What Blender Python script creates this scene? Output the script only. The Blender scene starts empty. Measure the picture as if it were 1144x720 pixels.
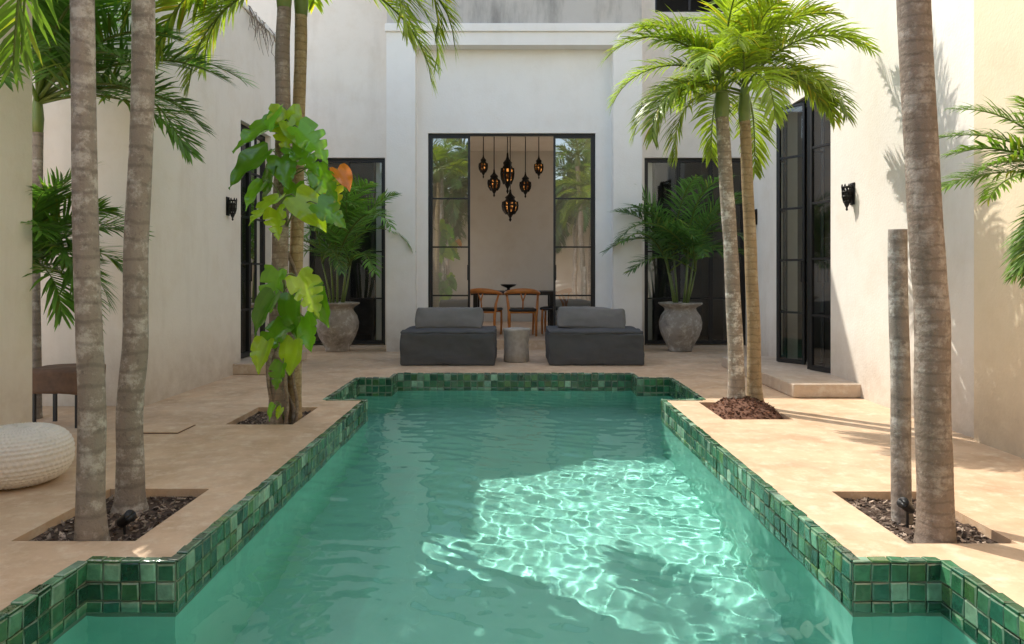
import bpy, math, random
from mathutils import Vector, Matrix, noise
R = math.radians
C = bpy.context.scene.collection
F = 800.0; CX = 574.5; CY = 307.5; H = 1.2
def xp(px, Y): return (px-CX)*Y/F
def zp(py, Y): return H+(CY-py)*Y/F
def V(*a): return Vector(a)

# ------------------------------------------------------------------ mesh helper
WL = {}
class MB:
    def __init__(s): s.v=[]; s.f=[]; s.m=[]; s.c=[]; s.col=(1,1,1)
    def face(s, idx, m=0, col=None): s.f.append(tuple(idx)); s.m.append(m); s.c.append(col or s.col)
    def quad(s, a,b,c,d, m=0, col=None):
        n=len(s.v); s.v += [Vector(a),Vector(b),Vector(c),Vector(d)]; s.face((n,n+1,n+2,n+3),m,col)
    def box(s, x0,x1,y0,y1,z0,z1, m=0, col=None): s.obox(V(0,0,0),V(1,0,0),V(0,1,0),x0,x1,y0,y1,z0,z1,m,col)
    def obox(s, O,u,n_,u0,u1,n0,n1,z0,z1, m=0, col=None):
        b=len(s.v)
        for z in (z0,z1):
            for (a,c) in ((u0,n0),(u1,n0),(u1,n1),(u0,n1)): s.v.append(O+u*a+n_*c+V(0,0,z))
        fl = u.cross(n_).z < 0
        for f in ((3,2,1,0),(4,5,6,7),(0,1,5,4),(1,2,6,5),(2,3,7,6),(3,0,4,7)):
            if fl: f=f[::-1]
            s.face([b+i for i in f],m,col)
    def tube(s, pts, radii, n=8, m=0, col=None, cap=True):
        b=len(s.v); N=len(pts); ref=V(0,1,0.13)
        for i,p in enumerate(pts):
            t=(pts[min(i+1,N-1)]-pts[max(i-1,0)]).normalized()
            a=t.cross(ref)
            if a.length<1e-3: a=t.cross(V(1,0,0))
            a.normalize(); c=t.cross(a)
            r=radii[i] if hasattr(radii,'__len__') else radii
            for k in range(n):
                w=2*math.pi*k/n; s.v.append(p+a*(math.cos(w)*r)+c*(math.sin(w)*r))
        for i in range(N-1):
            for k in range(n):
                k2=(k+1)%n; s.face((b+i*n+k,b+i*n+k2,b+(i+1)*n+k2,b+(i+1)*n+k),m,col)
        if cap:
            s.face([b+k for k in range(n)][::-1],m,col); s.face([b+(N-1)*n+k for k in range(n)],m,col)
    def lathe(s, prof, c, n=28, m=0, col=None, sq=None):
        b=len(s.v)
        for (r,z) in prof:
            for k in range(n):
                w=2*math.pi*k/n; s.v.append(V(c[0]+math.cos(w)*r, c[1]+math.sin(w)*r, c[2]+z))
        for i in range(len(prof)-1):
            for k in range(n):
                k2=(k+1)%n; s.face((b+i*n+k,b+i*n+k2,b+(i+1)*n+k2,b+(i+1)*n+k),m,col)
        s.face([b+k for k in range(n)][::-1],m,col); s.face([b+(len(prof)-1)*n+k for k in range(n)],m,col)
    def soft(s, c, sz, r, n=10, puff=0, wr=0, seed=0, M=None, m=0):
        hx,hy,hz=sz[0]/2,sz[1]/2,sz[2]/2
        for ax in range(3):
            for sg in (-1,1):
                b=len(s.v)
                for i in range(n+1):
                    for j in range(n+1):
                        q=[0,0,0]; q[ax]=sg
                        def den(k):
                            t=-1+2*k/n; return math.copysign(1-(1-abs(t))**1.6,t)
                        q[(ax+1)%3]=den(i); q[(ax+2)%3]=den(j)
                        p=V(q[0]*hx,q[1]*hy,q[2]*hz)
                        inn=V(max(-hx+r,min(hx-r,p.x)),max(-hy+r,min(hy-r,p.y)),max(-hz+r,min(hz-r,p.z)))
                        d=p-inn
                        if d.length>1e-6: p=inn+d.normalized()*r
                        if puff: 
                            k=(1-q[0]**2 if ax!=0 else 1)*(1-q[1]**2 if ax!=1 else 1)*(1-q[2]**2 if ax!=2 else 1)
                            e=[0,0,0]; e[ax]=sg; p=p+V(*e)*puff*k
                        if wr: p=p+noise.noise_vector(p*5+V(seed,seed*2,0))*wr+noise.noise_vector(p*14+V(seed,0,seed))*wr*.4
                        if M: p=M@p
                        s.v.append(V(*c)+p)
                for i in range(n):
                    for j in range(n):
                        f=(b+i*(n+1)+j,b+(i+1)*(n+1)+j,b+(i+1)*(n+1)+j+1,b+i*(n+1)+j+1)
                        s.face(f if sg>0 else f[::-1],m)
    def prism(s, poly, y0, y1, m=0):   # polygon in x,z extruded along y
        b=len(s.v); n=len(poly)
        for y in (y0,y1):
            for (x,z) in poly: s.v.append(V(x,y,z))
        s.face([b+i for i in range(n)],m); s.face([b+n+i for i in range(n)][::-1],m)
        for i in range(n): s.face((b+i,b+n+i,b+n+(i+1)%n,b+(i+1)%n),m)
    def build(s, name, mats, parent=None, smooth=False, origin=None, bevel=0, merge=False):
        if not isinstance(mats,(list,tuple)): mats=[mats]
        o0 = WL[parent] if parent is not None else (Vector(origin) if origin is not None else V(0,0,0))
        me=bpy.data.meshes.new(name)
        me.from_pydata([tuple(p-o0) for p in s.v],[],s.f)
        for m in mats: me.materials.append(m)
        me.polygons.foreach_set('material_index', s.m)
        ca=me.color_attributes.new('col','FLOAT_COLOR','CORNER')
        dat=[]
        for f,c in zip(s.f,s.c): dat += [c[0],c[1],c[2],1.0]*len(f)
        ca.data.foreach_set('color',dat)
        if smooth: me.polygons.foreach_set('use_smooth',[True]*len(s.f))
        if merge:
            import bmesh
            bm=bmesh.new(); bm.from_mesh(me); bmesh.ops.remove_doubles(bm,verts=bm.verts,dist=1e-5)
            bm.to_mesh(me); bm.free()
        me.update()
        o=bpy.data.objects.new(name,me); C.objects.link(o)
        if parent is not None: o.parent=parent
        else: o.location=o0
        WL[o]=o0.copy()
        if bevel:
            bv=o.modifiers.new('bevel','BEVEL'); bv.width=bevel; bv.segments=2; bv.limit_method='ANGLE'
        return o
def tag(o,label=None,cat=None,group=None,kind=None):
    if label: o['label']=label
    if cat: o['category']=cat
    if group: o['group']=group
    if kind: o['kind']=kind
    return o
def thing(name,label,cat,loc=(0,0,0),group=None):
    o=bpy.data.objects.new(name,None); C.objects.link(o); o.location=loc; o.empty_display_size=.1
    WL[o]=Vector(loc); return tag(o,label,cat,group)

# ------------------------------------------------------------------ materials
class NT:
    def __init__(s,name):
        s.m=bpy.data.materials.new(name); s.m.use_nodes=True; s.t=s.m.node_tree; s.t.nodes.clear()
        s.out=s.n('ShaderNodeOutputMaterial')
    def n(s,t,**k):
        x=s.t.nodes.new(t)
        for a,b in k.items(): setattr(x,a,b)
        return x
    def l(s,a,b): s.t.links.new(a,b)
    def pos(s,scale=(1,1,1)):
        g=s.n('ShaderNodeNewGeometry'); mp=s.n('ShaderNodeMapping'); s.l(g.outputs['Position'],mp.inputs[0]); mp.inputs['Scale'].default_value=scale
        return mp.outputs[0]
    def noise(s,scale,detail=4,rough=.55,vec=None):
        x=s.n('ShaderNodeTexNoise'); x.inputs['Scale'].default_value=scale; x.inputs['Detail'].default_value=detail; x.inputs['Roughness'].default_value=rough
        s.l(vec if vec is not None else s.pos(),x.inputs['Vector']); return x.outputs['Fac']
    def ramp(s,fac,stops):
        x=s.n('ShaderNodeValToRGB'); e=x.color_ramp.elements
        while len(e)<len(stops): e.new(.5)
        for i,(p,c) in enumerate(stops): e[i].position=p; e[i].color=(c[0],c[1],c[2],1) if hasattr(c,'__len__') else (c,c,c,1)
        s.l(fac,x.inputs[0]); return x.outputs[0]
    def mix(s,fac,a,b,mode='MIX'):
        x=s.n('ShaderNodeMix',data_type='RGBA',blend_type=mode)
        for i,val in ((0,fac),(6,a),(7,b)):
            if hasattr(val,'is_output'): s.l(val,x.inputs[i])
            elif i==0: x.inputs[0].default_value=val
            else: x.inputs[i].default_value=(val[0],val[1],val[2],1)
        return x.outputs[2]
    def bump(s,hgt,strength,dist=.02,prev=None):
        b=s.n('ShaderNodeBump'); b.inputs['Strength'].default_value=strength; b.inputs['Distance'].default_value=dist; s.l(hgt,b.inputs['Height'])
        if prev is not None: s.l(prev,b.inputs['Normal'])
        return b.outputs[0]
    def pbr(s,col,rough=.6,metal=0,normal=None,spec=.5):
        p=s.n('ShaderNodeBsdfPrincipled')
        if hasattr(col,'is_output'): s.l(col,p.inputs['Base Color'])
        else: p.inputs['Base Color'].default_value=(col[0],col[1],col[2],1)
        if hasattr(rough,'is_output'): s.l(rough,p.inputs['Roughness'])
        else: p.inputs['Roughness'].default_value=rough
        p.inputs['Metallic'].default_value=metal; p.inputs['Specular IOR Level'].default_value=spec
        if normal is not None: s.l(normal,p.inputs['Normal'])
        return p
    def done(s,sh): s.l(sh.outputs[0],s.out.inputs[0]); return s.m
def mul(c,k): return tuple(x*k for x in c)
def lerp(a,b,k): return tuple(x*(1-k)+y*k for x,y in zip(a,b))

def plaster(name,c,stain=(.54,.47,.39),amount=.5,base_dirt=.6,blotch=.5):
    t=NT(name)
    col=t.mix(t.noise(.7,6,.6),mul(c,.91),mul(c,1.05))
    col=t.mix(t.ramp(t.noise(2.6,7,.7),[(.47,0),(.72,blotch)]),col,(c[0]*.86,c[1]*.82,c[2]*.76))
    st=t.ramp(t.noise(1.0,6,.65,t.pos((2.2,2.2,.5))),[(.52,0),(.78,amount)])
    col=t.mix(st,col,stain)
    g=t.n('ShaderNodeNewGeometry'); sx=t.n('ShaderNodeSeparateXYZ'); t.l(g.outputs['Position'],sx.inputs[0])
    mr=t.n('ShaderNodeMapRange'); mr.inputs[1].default_value=0; mr.inputs[2].default_value=.7; mr.inputs[3].default_value=base_dirt*1.8; mr.inputs[4].default_value=0
    t.l(sx.outputs[2],mr.inputs[0])
    dm=t.n('ShaderNodeMath',operation='MULTIPLY'); t.l(mr.outputs[0],dm.inputs[0]); t.l(t.noise(5,6,.7),dm.inputs[1])
    col=t.mix(dm.outputs[0],col,(.42,.32,.23))
    nb=t.bump(t.noise(3,5),.3,.02); nb=t.bump(t.noise(45,4),.25,.01,nb)
    return t.done(t.pbr(col,.85,0,nb,.25))
def simple(name,c,rough=.5,metal=0,var=.15,scale=8,bump=.1,bscale=40,spec=.5):
    t=NT(name)
    col=t.mix(t.noise(scale,4),mul(c,1-var),mul(c,1+var))
    return t.done(t.pbr(col,rough,metal,t.bump(t.noise(bscale,3),bump,.01),spec))

M_wall=plaster('warm_white_plaster',(.84,.782,.70),amount=.35)
M_fac=plaster('white_plaster',(.88,.85,.805),amount=.12,blotch=.3)
M_warm=plaster('cream_white_plaster',(.88,.825,.745),amount=.25)
M_yel=plaster('tan_cream_plaster',(.82,.685,.49),amount=.3)
M_conc=plaster('stained_concrete',(.54,.51,.47),(.16,.15,.14),.95)
M_room=plaster('beige_plaster',(.70,.675,.62),amount=.1,base_dirt=.1)
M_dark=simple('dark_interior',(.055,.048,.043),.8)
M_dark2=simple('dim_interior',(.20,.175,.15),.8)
M_metal=simple('black_metal',(.012,.012,.013),.45,0,.2)
M_iron=simple('pierced_iron',(.012,.010,.009),.5,.3)
def deck_mat(name,c):
    t=NT(name)
    k=c[0]/.69; q=lambda a:(a[0]*k,a[1]*c[1]/.50,a[2]*c[2]/.345)
    col=t.mix(t.noise(.9,7,.62),mul(c,.76),mul(c,1.14))
    col=t.mix(t.ramp(t.noise(2.4,9,.74),[(.43,0),(.69,.8)]),col,q((.45,.295,.18)))
    col=t.mix(t.ramp(t.noise(8,8,.72),[(.50,0),(.70,.7)]),col,q((.80,.69,.55)))
    col=t.mix(t.ramp(t.noise(1.4,9,.74,t.pos((1,1,1.7))),[(.53,0),(.71,.6)]),col,q((.42,.30,.21)))
    nb=t.bump(t.noise(5,6),.25,.01); nb=t.bump(t.noise(60,4),.2,.006,nb)
    r=t.ramp(t.noise(2.5,5),[(.3,.36),(.7,.68)])
    return t.done(t.pbr(col,r,0,nb,.4))
M_deck=deck_mat('tan_chukum_concrete',(.72,.51,.335))
M_step=deck_mat('greyish_step_concrete',(.62,.50,.385))
def attr_mat(name,rough,spec=.5,bump=.0,bs=30,var=.25,vs=20):
    t=NT(name); a=t.n('ShaderNodeAttribute',attribute_name='col')
    col=t.mix(t.noise(vs,4),(1-var,1-var,1-var),(1+var,1+var,1+var)); col=t.mix(1.0,a.outputs['Color'],col,'MULTIPLY')
    return t.done(t.pbr(col,rough,0,t.bump(t.noise(bs,3),bump,.01) if bump else None,spec))
M_tile=attr_mat('glazed_green_tile',.08,1.0,.5,24,.65,24)
M_chip=attr_mat('mulch_chips',.9,.2)
def leaf_mat(name,tr=.35,rough=.38,spec=.5):
    t=NT(name); a=t.n('ShaderNodeAttribute',attribute_name='col')
    col=t.mix(t.noise(9,3),(.75,.75,.75),(1.25,1.25,1.25)); col=t.mix(1.0,a.outputs['Color'],col,'MULTIPLY')
    p=t.pbr(col,rough,0,None,spec); tl=t.n('ShaderNodeBsdfTranslucent')
    c2=t.mix(1.0,col,(1.6,1.6,.7),'MULTIPLY'); t.l(c2,tl.inputs[0])
    mx=t.n('ShaderNodeMixShader'); mx.inputs[0].default_value=tr
    t.l(p.outputs[0],mx.inputs[1]); t.l(tl.outputs[0],mx.inputs[2]); return t.done(mx)
M_leaf=leaf_mat('palm_leaf',.43)
M_big=leaf_mat('philodendron_leaf',.38,.14,.9)
M_shaft=simple('green_crownshaft',(.16,.22,.06),.4,0,.3,6)
def trunk_mat(name,c,c2,ring=26,lich=.85,ringk=.55):
    t=NT(name)
    col=t.mix(t.noise(7,6,.65,t.pos((1,1,.6))),mul(c,.6),mul(c,1.25))
    col=t.mix(t.ramp(t.noise(9,6,.75),[(.50,0),(.62,lich)]),col,c2)
    col=t.mix(t.ramp(t.noise(26,5,.7),[(.55,0),(.68,.6)]),col,mul(c,.45))
    w=t.n('ShaderNodeTexWave',bands_direction='Z'); w.inputs['Scale'].default_value=ring/6.28*1.0; w.inputs['Distortion'].default_value=2.2; w.inputs['Detail'].default_value=4; w.inputs['Detail Scale'].default_value=2.5
    t.l(t.pos(),w.inputs['Vector'])
    col=t.mix(t.ramp(w.outputs['Fac'],[(.0,ringk),(.16,0)]),col,mul(c,.4))
    nb=t.bump(w.outputs['Fac'],.10,.008); nb=t.bump(t.noise(32,6,.7),.7,.014,nb)
    return t.done(t.pbr(col,.92,0,nb,.2))
M_trunk=trunk_mat('grey_palm_bark',(.31,.265,.225),(.58,.54,.49),20,.7,.4)
M_trunkb=trunk_mat('brown_palm_bark',(.27,.21,.165),(.48,.42,.36),34,.65,.36)
M_trunkt=trunk_mat('tan_palm_bark',(.38,.28,.16),(.55,.46,.32),30,.6,.4)
M_trunks=trunk_mat('speckled_palm_bark',(.34,.28,.22),(.72,.68,.60),30,.95,.35)
M_soil=simple('dark_soil',(.08,.05,.035),.95,0,.4,20,.6,30)
M_soilr=simple('reddish_mulch',(.16,.075,.045),.95,0,.5,20,.8,30)
M_fab=simple('charcoal_fabric',(.092,.092,.094),.92,0,.2,6,.35,220,.2)
M_pil=simple('grey_fabric',(.20,.187,.173),.92,0,.2,6,.35,220,.2)
M_wood=simple('warm_walnut',(.60,.21,.045),.4,0,.35,10)
M_wood2=simple('raw_wood_block',(.13,.07,.038),.7,0,.6,14,.5,18)
M_tab=simple('dark_table_wood',(.02,.016,.013),.3)
M_drum=simple('weathered_drum_wood',(.40,.35,.30),.85,0,.4,14,.6,22)
def pot_mat():
    t=NT('weathered_clay')
    col=t.mix(t.noise(4,6,.68),(.20,.17,.14),(.46,.40,.34))
    col=t.mix(t.ramp(t.noise(9,6,.72),[(.5,0),(.66,.8)]),col,(.62,.57,.50))
    col=t.mix(t.ramp(t.noise(3,7,.7),[(.52,0),(.66,.7)]),col,(.13,.105,.085))
    return t.done(t.pbr(col,.9,0,t.bump(t.noise(22,5),.6,.012),.2))
M_pot=pot_mat()
M_pouf=simple('natural_knit',(.80,.74,.66),.95,0,.1,12,.3,120,.1)
def amber():
    t=NT('lit_amber_glass'); p=t.pbr((.14,.04,.008),.15)
    col=t.ramp(t.noise(22,3),[(.50,(.02,.004,.001)),(.62,(1.0,.40,.09))]); t.l(col,p.inputs['Emission Color']); p.inputs['Emission Strength'].default_value=.9
    return t.done(p)
M_amb=amber()
M_grout=simple('green_grey_grout',(.23,.26,.20),.8)
def pool_mat():
    t=NT('green_pool_plaster'); c=(.345,.675,.575)
    col=t.mix(t.noise(1.2,6,.6),mul(c,.84),mul(c,1.1)); col=t.mix(t.ramp(t.noise(6,5),[(.5,0),(.8,.3)]),col,(.45,.72,.63))
    return t.done(t.pbr(col,.7,0,t.bump(t.noise(20,4),.1,.01),.2))
M_pool=pool_mat()
def glass_mat(name,refl,blend,tint):
    t=NT(name); tr=t.n('ShaderNodeBsdfTransparent'); tr.inputs[0].default_value=(*tint,1)
    g=t.n('ShaderNodeBsdfGlossy'); g.inputs['Roughness'].default_value=.015; g.inputs[0].default_value=(.95,.97,.97,1)
    t.l(t.bump(t.noise(1.7,2),.02,.05),g.inputs['Normal'])
    lw=t.n('ShaderNodeLayerWeight'); lw.inputs[0].default_value=blend
    mr=t.n('ShaderNodeMapRange'); mr.inputs[3].default_value=refl; mr.inputs[4].default_value=.9; t.l(lw.outputs['Fresnel'],mr.inputs[0])
    mx=t.n('ShaderNodeMixShader'); t.l(mr.outputs[0],mx.inputs[0]); t.l(tr.outputs[0],mx.inputs[1]); t.l(g.outputs[0],mx.inputs[2])
    return t.done(mx)
M_glass=glass_mat('reflective_window_glass',.34,.2,(.45,.48,.48))
M_glass2=glass_mat('clear_window_glass',.09,.07,(.8,.84,.83))
def water_mat():
    t=NT('pool_water'); g=t.n('ShaderNodeBsdfGlass'); g.inputs['IOR'].default_value=1.33; g.inputs['Roughness'].default_value=0; g.inputs[0].default_value=(.87,.985,.965,1)
    return t.done(g)
M_water=water_mat()

# ------------------------------------------------------------------ deck, pool
SEG=[(1.19,1.57,1.42),(1.57,2.995,1.79),(2.995,6.88,1.415),(6.88,8.31,1.805),(8.31,8.69,1.42)]
PITS=[(-2.27,-1.71,3.23,4.02),(1.76,2.25,3.20,3.97),(-2.32,-1.78,5.75,6.5),(1.74,2.32,5.95,6.75)]
def in_pool(x,y,e=0):
    for a,b,w in SEG:
        if a-e<y<b+e and abs(x)<w+e: return True
    return False
def in_pit(x,y): return any(a<x<b and c<y<d for a,b,c,d in PITS)
xs=sorted({-60,60}|{s*w for _,_,w in SEG for s in(-1,1)}|{v for p in PITS for v in p[:2]})
ys=sorted({-60,60}|{v for a,b,_ in SEG for v in(a,b)}|{v for p in PITS for v in p[2:]})
d=MB()
for i in range(len(xs)-1):
    for j in range(len(ys)-1):
        x0,x1,y0,y1=xs[i],xs[i+1],ys[j],ys[j+1]
        if in_pool((x0+x1)/2,(y0+y1)/2) or in_pit((x0+x1)/2,(y0+y1)/2): continue
        d.quad((x0,y0,0),(x1,y0,0),(x1,y1,0),(x0,y1,0))
for a,b,c,e in PITS:
    d.quad((a,c,0),(a,e,0),(a,e,-.2),(a,c,-.2)); d.quad((b,e,0),(b,c,0),(b,c,-.2),(b,e,-.2))
    d.quad((a,e,0),(b,e,0),(b,e,-.2),(a,e,-.2)); d.quad((b,c,0),(a,c,0),(a,c,-.2),(b,c,-.2))
tag(d.build('deck',M_deck),kind='structure')
right=[]
for a,b,w in SEG: right += [(w,a),(w,b)]
outline=right+[(-x,y) for x,y in right[::-1]]
PD=-1.25
pool=thing('swimming_pool','long cross shaped sunken pool edged in green glazed tiles','pool',(0,5,0))
bs=MB(); n=len(outline)
for i in range(n):
    (x0,y0),(x1,y1)=outline[i],outline[(i+1)%n]
    if abs(x0-x1)+abs(y0-y1)<1e-6: continue
    bs.quad((x0,y0,PD),(x0,y0,-.285),(x1,y1,-.285),(x1,y1,PD))
    bs.quad((x0,y0,-.285),(x0,y0,0),(x1,y1,0),(x1,y1,-.285),1)
for a,b,w in SEG: bs.quad((-w,a,PD),(w,a,PD),(w,b,PD),(-w,b,PD))
basin=bs.build('basin',[M_pool,M_grout],pool)
rng=random.Random(4)
def tilecol():
    r=rng.random()
    base=[(.014,.075,.035),(.03,.135,.06),(.011,.055,.028),(.024,.11,.05),(.05,.17,.08),(.075,.165,.05),(.02,.105,.065),(.045,.15,.075),(.018,.08,.04),(.10,.23,.13),(.18,.32,.21),(.045,.12,.04),(.025,.115,.055),(.24,.38,.27)][min(13,int(r*14))]
    k=rng.uniform(.7,1.4); return mul(base,k)
tl=MB()
def tile(O,u,w,nrm,du,dw):
    th=.010+rng.uniform(-.003,.003); c=tilecol(); b=len(tl.v)
    ce=lerp(c,(.38,.44,.32),rng.uniform(.05,.45)); 
    tx,ty=rng.uniform(-.06,.06),rng.uniform(-.06,.06)
    cor=[]
    for su,sw in ((-1,-1),(1,-1),(1,1),(-1,1)):
        cor.append((su*(du/2-rng.uniform(.0006,.0042)),sw*(dw/2-rng.uniform(.0006,.0042)),rng.uniform(.002,.009)))
    for L,h in ((0,0),(1,th*.65),(2,th)):
        for uu,ww,bv in cor:
            k=bv if L==2 else 0
            u2=uu-math.copysign(k,uu); w2=ww-math.copysign(k,ww)
            tl.v.append(O+u*u2+w*w2+nrm*(h+(u2*tx+w2*ty if h else 0)))
    flip=u.cross(w).dot(nrm)<0
    for L in (0,1):
        for q in range(4):
            f=[b+L*4+q,b+L*4+(q+1)%4,b+L*4+4+(q+1)%4,b+L*4+4+q]; tl.face(f[::-1] if flip else f,0,ce if L else c)
    f=[b+8,b+9,b+10,b+11]; tl.face(f[::-1] if flip else f,0,c)
RW=.05; TS=.080
for i in range(n):
    p,q=V(*outline[i],0),V(*outline[(i+1)%n],0)
    L=(q-p).length
    if L<.02: continue
    u=(q-p).normalized(); inw=V(-u.y,u.x,0)
    k=max(1,round(L/TS)); du=L/k
    cuts=[0]+[du*(j+rng.uniform(-.07,.07)) for j in range(1,k)]+[L]
    for j in range(k):
        cm=(cuts[j]+cuts[j+1])/2; cw=cuts[j+1]-cuts[j]
        for r in range(3):
            tile(p+u*(cm+(rng.uniform(-.002,.002) if 0<j<k-1 else 0))+V(0,0,-.002-TS*(r+.5)+rng.uniform(-.0015,.0015)),u,V(0,0,1),inw,cw,TS)
        tile(p+u*cm-inw*(RW/2-.011)+V(0,0,0),u,inw,V(0,0,1),cw,RW)
tiles=tl.build('tile_border',M_tile,pool)
wm=MB(); st=.0125; wrng=random.Random(11); waves=[]; NW=34
for k in range(NW):
    lam=.058*(.23/.058)**(k/(NW-1)); kk=2*math.pi/lam; th=wrng.uniform(0,2*math.pi)
    A=1.75/(kk*kk)/math.sqrt(NW/2)*wrng.uniform(.7,1.3)
    waves.append((kk*math.cos(th),kk*math.sin(th),A,wrng.uniform(0,6.28)))
for lam,th,A in ((.75,1.2,.0017),(.55,.5,.0012),(.9,2.3,.0016),(.42,1.7,.0010)):
    kk=2*math.pi/lam; waves.append((kk*math.cos(th),kk*math.sin(th),A,wrng.uniform(0,6.28)))
def wz(x,y):
    x2=x+.05*math.sin(y*3.1+1)+.02*math.sin(y*7.3); y2=y+.05*math.sin(x*3.4)+.02*math.sin(x*6.7+2)
    return -.19+sum(A*math.sin(a*x2+b*y2+c) for a,b,A,c in waves)
idx={}
def wv(i,j):
    if (i,j) not in idx:
        x,y=-1.83+i*st,1.15+j*st; idx[(i,j)]=len(wm.v); wm.v.append(V(x,y,wz(x,y)))
    return idx[(i,j)]
for i in range(int(3.67/st)):
    for j in range(int(7.6/st)):
        x,y=-1.83+(i+.5)*st,1.15+(j+.5)*st
        if in_pool(x,y,.014): wm.face((wv(i,j),wv(i+1,j),wv(i+1,j+1),wv(i,j+1)))
water=tag(wm.build('water',M_water,None,True),kind='structure')
water.cycles.is_caustics_caster=True
basin.cycles.is_caustics_receiver=True; tiles.cycles.is_caustics_receiver=True

# soil and mulch in the tree pits
def wood_chips(a,b,c,e,seed,hf,cols,n):
    r=random.Random(seed); g=MB()
    for _ in range(n):
        x,y=r.uniform(a+.01,b-.01),r.uniform(c+.01,e-.01); s=r.uniform(.006,.022); an=r.uniform(0,6.28)
        u=V(math.cos(an),math.sin(an),r.uniform(-.4,.4)); w=V(-math.sin(an),math.cos(an),r.uniform(-.4,.4))
        p=V(x,y,hf(x,y)+.006); cc=mul(r.choice(cols),r.uniform(.6,1.4)); up=V(0,0,s*.5)
        g.quad(p-u*s,p-w*s*.5+up*.5,p+u*s,p+w*s*.5+up*.5,0,cc); g.quad(p-u*s,p-w*s*.5-up*.2,p+u*s+up,p+w*s*.5,0,cc)
    return g
for k,(a,b,c,e) in enumerate(PITS):
    def hf(x,y,k=k,a=a,b=b,c=c,e=e):
        h=-.045+.012*noise.noise(V(x*9,y*9,k))
        if k==3:
            dd=((x-2.05)/.33)**2+((y-6.4)/.42)**2; h+=.15*max(0,1-dd)
        return h
    g=MB(); N=14
    for i in range(N+1):
        for j in range(N+1):
            x,y=a+(b-a)*i/N,c+(e-c)*j/N; g.v.append(V(x,y,hf(x,y)))
    for i in range(N):
        for j in range(N): g.face((i*(N+1)+j,(i+1)*(N+1)+j,(i+1)*(N+1)+j+1,i*(N+1)+j+1))
    tag(g.build('soil',M_soilr if k==3 else M_soil,None,True),kind='structure')
    cols=[(.20,.09,.05),(.12,.055,.035)] if k==3 else [(.16,.11,.08),(.28,.21,.16),(.07,.05,.04),(.40,.31,.24)]
    tag(wood_chips(a,b,c,e,k,hf,cols,750).build('mulch',M_chip),['loose bark mulch around the two left foreground palms','loose bark mulch around the right foreground palm and cut trunk','leaf litter around the vine wrapped palms','reddish mulch mound around the twin palms on the right'][k],'mulch',kind='stuff')

# ------------------------------------------------------------------ buildings
def leaf(parent,O,u,nn,W,z0,z1,cols,bars,stile=.034,th=.045,handle=None,gm=None):
    f=MB()
    f.obox(O,u,nn,0,stile,-th/2,th/2,z0,z1); f.obox(O,u,nn,W-stile,W,-th/2,th/2,z0,z1)
    f.obox(O,u,nn,stile,W-stile,-th/2,th/2,z0,z0+stile*1.8); f.obox(O,u,nn,stile,W-stile,-th/2,th/2,z1-stile,z1)
    for z in bars: f.obox(O,u,nn,stile,W-stile,-th*.4,th*.4,z-.012,z+.012)
    for c in range(1,cols):
        a=stile+(W-2*stile)*c/cols; f.obox(O,u,nn,a-.010,a+.010,-th*.34,th*.34,z0+stile*1.8,z1-stile)
    o=f.build('door_leaf',M_metal,parent)
    g=MB(); a,b=O+u*(stile*.8),O+u*(W-stile*.8)
    g.quad(a+V(0,0,z0+stile),b+V(0,0,z0+stile),b+V(0,0,z1-stile*.8),a+V(0,0,z1-stile*.8))
    g.build('glass_pane',gm or M_glass2,o)
    if handle is not None:
        P=O+u*handle
        for s in (-1,1):
            h=MB(); h.tube([P+nn*(s*th*.5)+V(0,0,1.12),P+nn*(s*(th*.5+.04))+V(0,0,1.12),P+nn*(s*(th*.5+.04))+V(0,0,1.36),P+nn*(s*th*.5)+V(0,0,1.36)],.008,6)
            h.build('handle',M_metal,o)
    return o
# --- villa
villa=thing('villa','white plastered villa with tall recessed central portal and black glazed doors','house',(0,11.2,0))
w=MB()
w.box(-2.0,-1.55,11.2,12.2,0,4.8); w.box(1.55,2.0,11.2,12.2,0,4.8)
w.box(-2.0,2.0,11.2,12.2,4.8,5.0)
w.box(-1.55,-1.38,11.45,11.75,0,4.8); w.box(1.30,1.55,11.45,11.75,0,4.8); w.box(-1.38,1.30,11.45,11.75,3.47,4.8)
w.build('portal_wall',M_fac,villa)
w=MB(); w.box(-2.02,2.02,11.165,12.19,5.002,5.13); w.build('cornice',M_fac,villa,bevel=.012)
w=MB(); w.box(-2.0,2.0,11.24,12.19,5.132,6.6); w.build('parapet',M_conc,villa)
w=MB()   # recess back wall and upper storeys, their unseen outline shaped for the courtyard shade
UT=9.7
w.box(-9,-3.5,12.2,12.45,0,UT); w.box(-2.2,-2.0,12.2,12.45,0,UT); w.box(-3.5,-2.2,12.2,12.45,3.2,UT)
w.box(-2.0,2.0,12.2,12.45,3.98,UT)
w.box(2.0,2.22,12.2,12.45,0,UT); w.box(2.22,3.95,12.2,12.45,3.2,5.68); w.box(3.95,9,12.2,12.45,0,UT)
w.box(2.22,2.4,12.2,12.45,5.68,UT); w.box(3.6,3.95,12.2,12.45,5.68,UT); w.box(2.4,3.6,12.2,12.45,7.4,UT)
w.prism([(-9,UT),(-5.2,UT),(-6.4,UT+.9),(-9,UT+1.4)],12.2,12.45)  # unseen sloped roof edge, added to cut the pool's sun patch at a slant
w.build('back_wall',M_wall,villa)
w=MB()
w.box(-2.4,-2.2,12.452,14.3,0,4.0); w.box(-2.4,-2.2,14.3,16.2,0,.8); w.box(-2.4,-2.2,14.3,16.2,2.4,4.0)  # unseen side opening added to bring daylight into the room
w.box(2.222,2.4,12.452,14.3,0,4.0); w.box(2.222,2.4,14.3,16.2,0,.8)  # right side left open above the sill, also added for daylight
w.box(-2.4,2.4,16.2,16.4,0,4.0)
w.build('dining_room_wall',M_room,villa)
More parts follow.
